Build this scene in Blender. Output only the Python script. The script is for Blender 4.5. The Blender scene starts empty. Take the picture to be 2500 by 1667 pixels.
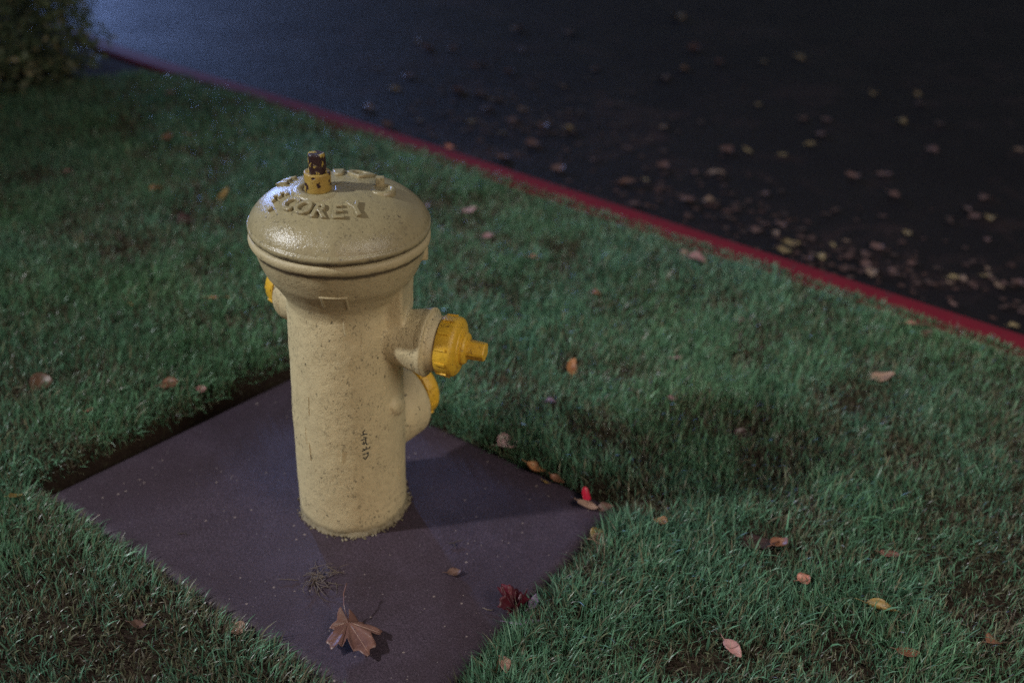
import bpy, bmesh, math, random
import numpy as np
from mathutils import Vector, Matrix, Quaternion
from mathutils.bvhtree import BVHTree

random.seed(11)
RNG = np.random.default_rng(11)
R = math.radians
scene = bpy.context.scene
COL = scene.collection

# ---------------------------------------------------------------- camera
cam_data = bpy.data.cameras.new('camera')
cam_data.lens = 35.28
cam_data.sensor_width = 36
cam_data.clip_start = 0.05
cam_data.clip_end = 500
cam_data.dof.use_dof = True
cam_data.dof.focus_distance = 1.72
cam_data.dof.aperture_fstop = 1.6
cam_data.dof.aperture_blades = 9
camera = bpy.data.objects.new('camera', cam_data)
COL.objects.link(camera)
_pitch, _roll = R(30.5), R(2.8)
_fw = Vector((0, math.cos(_pitch), -math.sin(_pitch)))
_rt = Vector((1, 0, 0))
_up = _rt.cross(_fw)
_r2 = _rt * math.cos(_roll) + _up * math.sin(_roll)
_u2 = -_rt * math.sin(_roll) + _up * math.cos(_roll)
M = Matrix((_r2, _u2, -_fw)).transposed().to_4x4()
M.translation = Vector((0, 0, 1.34))
camera.matrix_world = M
scene.camera = camera

# ---------------------------------------------------------------- night sky
world = bpy.data.worlds.new('World')
scene.world = world
world.use_nodes = True
wn = world.node_tree
sky = wn.nodes.new('ShaderNodeTexSky')
sky.sky_type = 'NISHITA'
sky.sun_disc = False
sky.sun_elevation = R(18)
sky.sun_rotation = R(165)
bg = wn.nodes['Background']
bg.inputs['Strength'].default_value = 0.048
# town glow warms the sky a little
_tint = wn.nodes.new('ShaderNodeMix'); _tint.data_type = 'RGBA'; _tint.blend_type = 'MULTIPLY'
_tint.inputs[0].default_value = 1.0; _tint.inputs[7].default_value = (1.0, .78, .68, 1)
wn.links.new(sky.outputs[0], _tint.inputs[6])
wn.links.new(_tint.outputs[2], bg.inputs['Color'])

# ---------------------------------------------------------------- street lamps and added fill lamp (night)
HX, HY = -0.3085, 1.6000          # axis of the hydrant
def lamp(name, az, el, dist, power, radius, color, origin=(HX, HY, 0.4), spot=None):
    d = bpy.data.lights.new(name, 'SPOT' if spot else 'POINT')
    d.energy = power
    d.shadow_soft_size = radius
    d.color = color
    a, e = R(az), R(el)
    v = Vector((math.cos(a) * math.cos(e), math.sin(a) * math.cos(e), math.sin(e)))
    o = bpy.data.objects.new(name, d)
    COL.objects.link(o)
    o.location = Vector(origin) + v * dist
    if spot:
        d.spot_size = R(spot[0]); d.spot_blend = spot[1]
        o.rotation_euler = v.to_track_quat('Z', 'Y').to_euler()
    return o
key = lamp('street_lamp_light', 196, 36.5, 5.4, 1060, 0.13, (0.93, 0.96, 1.0), spot=(62, 1.0))
_aim = (Vector((1.7, 1.95, 0.0)) - key.location).normalized()
key.rotation_euler = (-_aim).to_track_quat('Z', 'Y').to_euler()
lamp('road_lamp_light', 117, 9.5, 20.0, 3700, 0.35, (0.29, 0.45, 1.0), origin=(0, 0, 0))
lamp('fill_lamp_light', -52, 46, 4.4, 580, 1.3, (1.0, 0.94, 0.84), origin=(1.15, 1.65, 0.0), spot=(62, 1.0))  # unseen soft lamp added at front right to brighten lawn and hydrant front

scene.view_settings.view_transform = 'Standard'
scene.view_settings.look = 'None'
scene.view_settings.exposure = 0.0
scene.view_settings.gamma = 1.0
scene.view_settings.use_curve_mapping = False
scene.cycles.use_denoising = False
scene.cycles.max_bounces = 5
scene.cycles.sample_clamp_direct = 6
scene.cycles.sample_clamp_indirect = 1.5

# ---------------------------------------------------------------- helpers
def tag(o, label=None, cat=None, group=None, kind=None):
    if label: o['label'] = label
    if cat: o['category'] = cat
    if group: o['group'] = group
    if kind: o['kind'] = kind
    return o

def empty(name, loc=(0, 0, 0), rot=(0, 0, 0)):
    o = bpy.data.objects.new(name, None)
    o.empty_display_size = .05
    COL.objects.link(o)
    o.location = loc
    o.rotation_euler = rot
    return o

def obj(name, mesh, mat=None, parent=None, smooth=True):
    if isinstance(mesh, bmesh.types.BMesh):
        me = bpy.data.meshes.new(name)
        mesh.normal_update()
        mesh.to_mesh(me)
        mesh.free()
        mesh = me
    if mat is not None:
        mesh.materials.clear()
        mesh.materials.append(mat)
    if smooth:
        mesh.polygons.foreach_set('use_smooth', [True] * len(mesh.polygons))
    o = bpy.data.objects.new(name, mesh)
    COL.objects.link(o)
    if parent is not None:
        o.parent = parent
    return o

def raw_mesh(name, co, tris=None, quads=None, col=None):
    """numpy arrays to a mesh"""
    me = bpy.data.meshes.new(name)
    co = np.ascontiguousarray(co, np.float32)
    nt = 0 if tris is None else len(tris)
    nq = 0 if quads is None else len(quads)
    me.vertices.add(len(co))
    me.vertices.foreach_set('co', co.ravel())
    me.loops.add(nt * 3 + nq * 4)
    li = []
    if nt: li.append(np.asarray(tris).ravel())
    if nq: li.append(np.asarray(quads).ravel())
    me.loops.foreach_set('vertex_index', np.concatenate(li).astype(np.int32))
    me.polygons.add(nt + nq)
    st = np.concatenate([np.arange(nt) * 3, nt * 3 + np.arange(nq) * 4]).astype(np.int32)
    me.polygons.foreach_set('loop_start', st)
    me.update(calc_edges=True)
    if col is not None:
        at = me.color_attributes.new('tint', 'FLOAT_COLOR', 'POINT')
        c4 = np.ones((len(co), 4), np.float32)
        c4[:, :3] = col
        at.data.foreach_set('color', c4.ravel())
    return me

def lathe(bm, prof, segs=48, mat=None, caps=True, twist=None):
    """prof: list of (r, z). mat: 4x4 placed transform"""
    rings = []
    for r_, z_ in prof:
        ring = []
        for i in range(segs):
            a = 2 * math.pi * i / segs
            v = Vector((r_ * math.cos(a), r_ * math.sin(a), z_))
            if mat is not None: v = mat @ v
            ring.append(bm.verts.new(v))
        rings.append(ring)
    for A, B in zip(rings, rings[1:]):
        for i in range(segs):
            j = (i + 1) % segs
            bm.faces.new((A[i], A[j], B[j], B[i]))
    if caps:
        bm.faces.new(list(reversed(rings[0])))
        bm.faces.new(rings[-1])
    return bm

def box(bm, sx, sy, sz, mat):
    vs = []
    for x in (-.5, .5):
        for y in (-.5, .5):
            for z in (-.5, .5):
                vs.append(bm.verts.new(mat @ Vector((x * sx, y * sy, z * sz))))
    for f in ((0, 1, 3, 2), (4, 6, 7, 5), (0, 4, 5, 1), (2, 3, 7, 6), (0, 2, 6, 4), (1, 5, 7, 3)):
        bm.faces.new([vs[i] for i in f])

def frame(origin, az, el=0.0):
    """matrix whose local Z points along az/el, local X up-ish"""
    a, e = R(az), R(el)
    z = Vector((math.cos(a) * math.cos(e), math.sin(a) * math.cos(e), math.sin(e)))
    x = Vector((0, 0, 1)); x = (x - z * x.dot(z)).normalized()
    y = z.cross(x)
    m = Matrix((x, y, z)).transposed().to_4x4()
    m.translation = Vector(origin)
    return m

def tube(bm, pts, rad, segs=6):
    pts = [Vector(p) for p in pts]
    rings = []
    for i, p in enumerate(pts):
        t = (pts[min(i + 1, len(pts) - 1)] - pts[max(i - 1, 0)]).normalized()
        x = t.orthogonal().normalized(); y = t.cross(x)
        rr = rad[i] if isinstance(rad, (list, tuple)) else rad
        rings.append([bm.verts.new(p + (x * math.cos(2 * math.pi * k / segs) + y * math.sin(2 * math.pi * k / segs)) * rr) for k in range(segs)])
    for A, B in zip(rings, rings[1:]):
        for k in range(segs):
            bm.faces.new((A[k], A[(k + 1) % segs], B[(k + 1) % segs], B[k]))
    bm.faces.new(list(reversed(rings[0]))); bm.faces.new(rings[-1])

def _hash(ix, iy, seed):
    h = (ix * 374761393 + iy * 668265263 + seed * 1442695041) & 0xffffffff
    h = ((h ^ (h >> 13)) * 1274126177) & 0xffffffff
    return ((h ^ (h >> 16)) & 0xffff) / 65535.0
def vnoise(x, y, scale, seed=0):
    x = np.asarray(x, float) / scale + 1000; y = np.asarray(y, float) / scale + 1000
    ix = np.floor(x).astype(np.int64); iy = np.floor(y).astype(np.int64)
    fx = x - ix; fy = y - iy
    fx = fx * fx * (3 - 2 * fx); fy = fy * fy * (3 - 2 * fy)
    a = _hash(ix, iy, seed); b = _hash(ix + 1, iy, seed); c = _hash(ix, iy + 1, seed); d = _hash(ix + 1, iy + 1, seed)
    return (a * (1 - fx) + b * fx) * (1 - fy) + (c * (1 - fx) + d * fx) * fy
def fbm(x, y, scale, seed=0, oct=3):
    s = 0; w = 1; t = 0
    for o in range(oct):
        s = s + w * vnoise(x, y, scale / 2 ** o, seed + o * 17); t += w; w *= .55
    return s / t

# ---------------------------------------------------------------- materials
class NT:
    def __init__(self, name):
        self.m = bpy.data.materials.new(name); self.m.use_nodes = True
        self.t = self.m.node_tree; self.b = self.t.nodes['Principled BSDF']
        self.out = self.t.nodes['Material Output']
    def n(self, typ, **kw):
        nd = self.t.nodes.new(typ)
        for k, v in kw.items():
            if k in nd.inputs.keys() if hasattr(nd.inputs, 'keys') else False: nd.inputs[k].default_value = v
            else: setattr(nd, k, v)
        return nd
    def l(self, a, b): self.t.links.new(a, b)
    def set(self, k, v): self.b.inputs[k].default_value = v
    def coords(self): 
        return self.n('ShaderNodeTexCoord').outputs['Object']
    def noise(self, scale, detail=3, rough=.55, vec=None, dist=0):
        nd = self.n('ShaderNodeTexNoise')
        nd.inputs['Scale'].default_value = scale; nd.inputs['Detail'].default_value = detail
        nd.inputs['Roughness'].default_value = rough; nd.inputs['Distortion'].default_value = dist
        self.l(vec if vec is not None else self.coords(), nd.inputs['Vector'])
        return nd.outputs['Fac']
    def ramp(self, fac, stops):
        nd = self.n('ShaderNodeValToRGB'); e = nd.color_ramp.elements
        while len(e) < len(stops): e.new(.5)
        for el, (p, c) in zip(e, stops):
            el.position = p; el.color = (c, c, c, 1) if not isinstance(c, (tuple, list)) else (*c, 1)
        self.l(fac, nd.inputs['Fac']); return nd.outputs['Color']
    def mix(self, fac, a, b, mode='MIX'):
        nd = self.n('ShaderNodeMix'); nd.data_type = 'RGBA'; nd.blend_type = mode
        for s, v in ((nd.inputs[0], fac), (nd.inputs[6], a), (nd.inputs[7], b)):
            if isinstance(v, bpy.types.NodeSocket): self.l(v, s)
            elif isinstance(v, (tuple, list)): s.default_value = (*v, 1)
            else: s.default_value = v if s == nd.inputs[0] else (v, v, v, 1)
        return nd.outputs[2]
    def math(self, op, a, b=0.0, c=0.0):
        nd = self.n('ShaderNodeMath'); nd.operation = op
        for s, v in zip(nd.inputs, (a, b, c)):
            if isinstance(v, bpy.types.NodeSocket): self.l(v, s)
            else: s.default_value = v
        return nd.outputs[0]
    def bump(self, h, dist, strength=1.0, prev=None):
        nd = self.n('ShaderNodeBump'); nd.inputs['Distance'].default_value = dist; nd.inputs['Strength'].default_value = strength
        self.l(h, nd.inputs['Height'])
        if prev is not None: self.l(prev, nd.inputs['Normal'])
        return nd.outputs['Normal']
    def color(self, c):
        if isinstance(c, bpy.types.NodeSocket): self.l(c, self.b.inputs['Base Color'])
        else: self.b.inputs['Base Color'].default_value = (*c, 1)

def paint_material(name, base, dark, speck=.6, rough=.4, seam=False, wear=None, lump=1.0, upper_shade=None, fine=1.0):
    """thick brush paint over cast iron: orange peel, pits, speckled grime"""
    t = NT(name)
    co = t.coords()
    n1 = t.noise(9, 4, .6, co)
    c = t.mix(n1, tuple(x * .86 for x in base), tuple(min(1, x * 1.1) for x in base))
    # faint brown weathering in big clouds
    n2 = t.ramp(t.noise(34, 6, .8, co, 1.2), [(.44, 0.0), (.70, 1.0)])
    c = t.mix(t.math('MULTIPLY', n2, .55 * speck), c, tuple(x * .55 for x in base))
    # short dark scratches and specks
    mp = t.n('ShaderNodeMapping'); mp.inputs['Scale'].default_value = (1, 1, .55); t.l(co, mp.inputs['Vector'])
    sp = t.ramp(t.noise(230, 2, .5, mp.outputs[0], .8), [(.585, 0.0), (.66, 1.0)])
    cl = t.ramp(t.noise(14, 3, .6, co), [(.38, 0.0), (.62, 1.0)])
    c = t.mix(t.math('MULTIPLY', t.math('MULTIPLY', sp, cl), .9 * speck), c, dark)
    sp2 = t.ramp(t.noise(95, 3, .6, co), [(.665, 0.0), (.70, 1.0)])
    c = t.mix(t.math('MULTIPLY', sp2, speck), c, dark)
    if upper_shade is not None:  # shade on the flare and upper barrel, painted into the colour
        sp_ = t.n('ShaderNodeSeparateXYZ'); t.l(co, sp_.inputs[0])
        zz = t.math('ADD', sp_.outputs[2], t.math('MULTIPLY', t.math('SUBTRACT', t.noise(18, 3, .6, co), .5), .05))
        c = t.mix(t.ramp(zz, [(.465, 0.0), (.535, .62)]), c, upper_shade)
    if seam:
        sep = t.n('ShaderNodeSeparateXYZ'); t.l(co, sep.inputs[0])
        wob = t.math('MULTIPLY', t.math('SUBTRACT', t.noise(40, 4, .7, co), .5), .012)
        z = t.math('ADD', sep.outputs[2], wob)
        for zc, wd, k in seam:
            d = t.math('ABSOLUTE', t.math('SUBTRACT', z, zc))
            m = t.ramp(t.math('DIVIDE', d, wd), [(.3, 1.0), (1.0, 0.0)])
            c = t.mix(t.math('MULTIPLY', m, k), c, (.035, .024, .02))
    r_ = rough
    if wear is not None:
        w = t.ramp(t.noise(wear[0], 3, .55, co, .25), [(wear[1], 0.0), (wear[1] + .02, 1.0)])
        c = t.mix(w, c, wear[2])
    t.color(c)
    rr = t.math('MULTIPLY_ADD', t.noise(35, 3, .5, co), .22, r_ - .10)
    t.l(rr, t.b.inputs['Roughness'])
    b1 = t.bump(t.noise(26, 4, .6, co), .0024, .6 * lump)
    b1 = t.bump(t.noise(110, 4, .7, co), .0014, .8 * lump, b1)
    b2 = t.bump(t.noise(420, 2, .7, co), .0009 * fine, 1.0, b1)
    if wear is not None:
        b2 = t.bump(t.math('SUBTRACT', 1.0, w), .0008, .9, b2)
    t.l(b2, t.b.inputs['Normal'])
    t.set('Specular IOR Level', .5)
    return t.m

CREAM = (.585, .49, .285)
m_barrel = paint_material('cream_paint_barrel', CREAM, (.05, .045, .03), .8, .5, seam=[(.598, .007, .8), (.002, .02, .6)], upper_shade=(.345, .288, .162))
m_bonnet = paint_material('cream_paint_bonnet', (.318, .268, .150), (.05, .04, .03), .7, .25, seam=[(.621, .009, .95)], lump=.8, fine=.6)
m_cap = paint_material('yellow_paint_cap', (.70, .42, .035), (.10, .045, .015), .95, .34, lump=.5)
m_stem = paint_material('yellow_paint_rusted', (.40, .27, .065), (.05, .025, .02), .9, .34, wear=(48, .59, (.028, .012, .016)), lump=.25)
m_nut = paint_material('rust_with_yellow_flecks', (.42, .30, .06), (.05, .025, .02), .9, .36, wear=(60, .45, (.03, .014, .017)), lump=.25)

def slab_material():
    t = NT('damp_concrete')
    co = t.coords()
    c = t.mix(t.ramp(t.noise(4.2, 5, .66, co, .6), [(.3, 0.0), (.7, 1.0)]), (.050, .028, .036), (.096, .066, .094))
    c = t.mix(t.math('MULTIPLY', t.ramp(t.noise(6, 4, .6, co), [(.5, 0.0), (.75, 1.0)]), .6), c, (.040, .023, .024))
    # sand grain
    g = t.ramp(t.noise(280, 3, .85, co), [(.38, 0.0), (.64, 1.0)])
    c = t.mix(t.math('MULTIPLY', g, .75), c, (.011, .007, .011))
    g2 = t.ramp(t.noise(330, 3, .8, co, .5), [(.60, 0.0), (.72, 1.0)])
    c = t.mix(t.math('MULTIPLY', g2, .75), c, (.22, .165, .22))
    # pale aggregate specks, each its own size
    def specks(scale, thr, colr, c):
        v = t.n('ShaderNodeTexVoronoi'); v.inputs['Scale'].default_value = scale; t.l(co, v.inputs['Vector'])
        hs = t.n('ShaderNodeSeparateColor'); t.l(v.outputs['Color'], hs.inputs[0])
        pick = t.math('GREATER_THAN', hs.outputs[0], thr)
        rad = t.math('MULTIPLY_ADD', hs.outputs[1], .16, .05)
        inside = t.math('LESS_THAN', v.outputs['Distance'], rad)
        return t.mix(t.math('MULTIPLY', pick, inside), c, colr)
    c = specks(75, .88, (.26, .20, .18), c)
    c = specks(150, .90, (.22, .18, .18), c)
    g3 = t.ramp(t.noise(170, 4, .85, co), [(.36, 0.0), (.66, 1.0)])
    c = t.mix(t.math('MULTIPLY', g3, .5), c, (.022, .014, .020))
    c = specks(240, .72, (.02, .012, .018), c)
    t.color(c)
    # trowel swirls centred on the hydrant
    sep = t.n('ShaderNodeSeparateXYZ'); t.l(co, sep.inputs[0])
    dx = t.math('SUBTRACT', sep.outputs[0], HX); dy = t.math('SUBTRACT', sep.outputs[1], HY)
    rr = t.math('SQRT', t.math('ADD', t.math('MULTIPLY', dx, dx), t.math('MULTIPLY', dy, dy)))
    wob = t.math('ADD', t.math('MULTIPLY', t.noise(4, 2, .5, co), .05), t.math('MULTIPLY', t.noise(30, 3, .6, co), .006))
    ph = t.math('MULTIPLY', t.math('ADD', rr, wob), 720)
    ridg = t.math('MULTIPLY_ADD', t.math('SINE', ph), .5, .5)
    fade = t.ramp(rr, [(.10, 0.0), (.16, 1.0), (.27, .8), (.36, 0.0)])
    patch = t.ramp(t.noise(5, 2, .5, co), [(.42, 0.0), (.6, 1.0)])
    ridg = t.math('MULTIPLY', t.math('MULTIPLY', ridg, fade), t.math('MULTIPLY', patch, t.noise(60, 3, .7, co)))
    b = t.bump(ridg, .0008, .6)
    b = t.bump(t.noise(14, 4, .6, co), .004, .6, b)
    b = t.bump(t.noise(520, 2, .7, co), .0011, 1.0, b)
    t.l(b, t.b.inputs['Normal'])
    t.l(t.math('MULTIPLY_ADD', t.noise(5, 3, .6, co), .3, .42), t.b.inputs['Roughness'])
    t.set('Specular IOR Level', .35)
    return t.m

def asphalt_material():
    t = NT('wet_asphalt'); co = t.coords()
    c = t.mix(t.noise(1.6, 5, .65, co), (.0040, .0026, .0030), (.010, .0066, .0076))
    c = t.mix(t.math('MULTIPLY', t.ramp(t.noise(2.4, 4, .7, co, 1.5), [(.52, 0.0), (.72, 1.0)]), .7), c, (.060, .032, .030))
    c = t.mix(t.math('MULTIPLY', t.noise(160, 3, .7, co), .5), c, (.019, .017, .020))
    t.color(c)
    v = t.n('ShaderNodeTexVoronoi'); v.inputs['Scale'].default_value = 115; t.l(co, v.inputs['Vector'])
    b = t.bump(v.outputs['Distance'], .006, .9)
    b = t.bump(t.noise(30, 4, .7, co), .012, .9, b)
    b = t.bump(t.noise(2.2, 3, .5, co), .02, .5, b)
    t.l(b, t.b.inputs['Normal'])
    t.l(t.math('MULTIPLY_ADD', t.noise(3, 4, .6, co), .2, .50), t.b.inputs['Roughness'])
    t.set('Specular IOR Level', .13)
    return t.m

def curb_material():
    t = NT('red_painted_curb'); co = t.coords()
    c = t.mix(t.noise(7, 4, .6, co), (.11, .006, .014), (.185, .010, .023))
    chip = t.ramp(t.noise(26, 4, .7, co), [(.60, 0.0), (.66, 1.0)])
    c = t.mix(t.math('MULTIPLY', chip, .65), c, (.06, .03, .034))
    t.color(c); t.set('Specular IOR Level', .2); t.set('Roughness', .75)
    t.l(t.bump(t.noise(60, 4, .7, co), .002, .8), t.b.inputs['Normal'])
    return t.m

def soil_material():
    t = NT('damp_soil'); co = t.coords()
    c = t.mix(t.noise(18, 5, .7, co), (.014, .009, .007), (.045, .030, .022))
    c = t.mix(t.math('MULTIPLY', t.ramp(t.noise(90, 3, .7, co), [(.5, 0.0), (.7, 1.0)]), .5), c, (.06, .055, .03))
    t.color(c); t.set('Roughness', .95); t.set('Specular IOR Level', .08)
    b = t.bump(t.noise(60, 4, .7, co), .008, 1.0)
    t.l(t.bump(t.noise(300, 2, .7, co), .002, 1.0, b), t.b.inputs['Normal'])
    return t.m

def grass_material(name='grass_blade', rough=.36, trans=.34):
    t = NT(name)
    a = t.n('ShaderNodeAttribute'); a.attribute_name = 'tint'
    t.color(a.outputs['Color']); t.set('Roughness', rough); t.set('Specular IOR Level', .5)
    tr = t.n('ShaderNodeBsdfTranslucent'); t.l(a.outputs['Color'], tr.inputs['Color'])
    mx = t.n('ShaderNodeMixShader'); mx.inputs[0].default_value = trans
    t.l(t.b.outputs[0], mx.inputs[1]); t.l(tr.outputs[0], mx.inputs[2]); t.l(mx.outputs[0], t.out.inputs['Surface'])
    return t.m

def leaf_material(name, a, b, vein=.5):
    t = NT(name)
    uv = t.n('ShaderNodeTexCoord').outputs['UV']; co = t.coords()
    c = t.mix(t.ramp(t.noise(28, 4, .65, co), [(.35, 0.0), (.65, 1.0)]), a, b)
    sp = t.ramp(t.noise(150, 3, .7, co), [(.62, 0.0), (.68, 1.0)])
    c = t.mix(t.math('MULTIPLY', sp, .55), c, tuple(x * .3 for x in b))
    # veins: u across (-1..1 stored 0..1), v along
    sep = t.n('ShaderNodeSeparateXYZ'); t.l(uv, sep.inputs[0])
    au = t.math('ABSOLUTE', t.math('SUBTRACT', sep.outputs[0], .5))
    mid = t.math('LESS_THAN', au, .018)
    ph = t.math('SUBTRACT', t.math('MULTIPLY', sep.outputs[1], 42), t.math('MULTIPLY', au, 46))
    side = t.math('GREATER_THAN', t.math('SINE', ph), .93)
    vv = t.math('MAXIMUM', mid, t.math('MULTIPLY', side, .5))
    c = t.mix(t.math('MULTIPLY', vv, vein), c, tuple(min(1, x * 1.5) for x in a))
    t.color(c); t.set('Roughness', .42); t.set('Specular IOR Level', .5)
    t.l(t.bump(t.math('ADD', t.math('MULTIPLY', vv, .6), t.noise(90, 3, .6, co)), .0012, .7), t.b.inputs['Normal'])
    return t.m
LEAFMAT = {k: leaf_material('leaf_' + k, *v) for k, v in dict(
    pink=((0.439, 0.23, 0.204), (0.338, 0.156, 0.143)), pale=((0.531, 0.349, 0.349), (0.414, 0.244, 0.244)),
    mauve=((0.27, 0.147, 0.153), (0.184, 0.0932, 0.0998)), coral=((0.461, 0.187, 0.129), (0.321, 0.119, 0.0861)),
    orange=((0.418, 0.19, 0.0728), (0.278, 0.109, 0.05)), ochre=((0.309, 0.198, 0.0551), (0.196, 0.111, 0.0366)),
    rust=((0.237, 0.1, 0.0514), (0.139, 0.0546, 0.0318)), brown=((0.141, 0.0759, 0.0531), (0.0845, 0.0422, 0.0324)),
    tan=((0.355, 0.225, 0.16), (0.255, 0.144, 0.105)), tanpink=((0.409, 0.221, 0.162), (0.239, 0.115, 0.0826)), crimson=((.62, .012, .05), (.45, .008, .035)),
    brick=((0.252, 0.102, 0.0758), (0.168, 0.0633, 0.0503)), umber=((0.0599, 0.0293, 0.0241), (0.0353, 0.017, 0.0157)), umberlight=((0.119, 0.057, 0.0277), (0.07, 0.0342, 0.0179)),
    lilac=((0.293, 0.208, 0.306), (0.182, 0.117, 0.189)), mapleB=((.19, .092, .068), (.115, .052, .042)),
    roadleaf=((.24, .17, .13), (.16, .105, .08)), roadpink=((0.142, 0.0838, 0.0773), (0.0925, 0.0534, 0.0502)), roadyel=((.27, .21, .11), (.18, .125, .06)),
    darkred=((0.0961, 0.00888, 0.0193), (0.0584, 0.00568, 0.0128)), litter=((0.0919, 0.0496, 0.0398), (0.0496, 0.0268, 0.0235)),
).items()}

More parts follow.
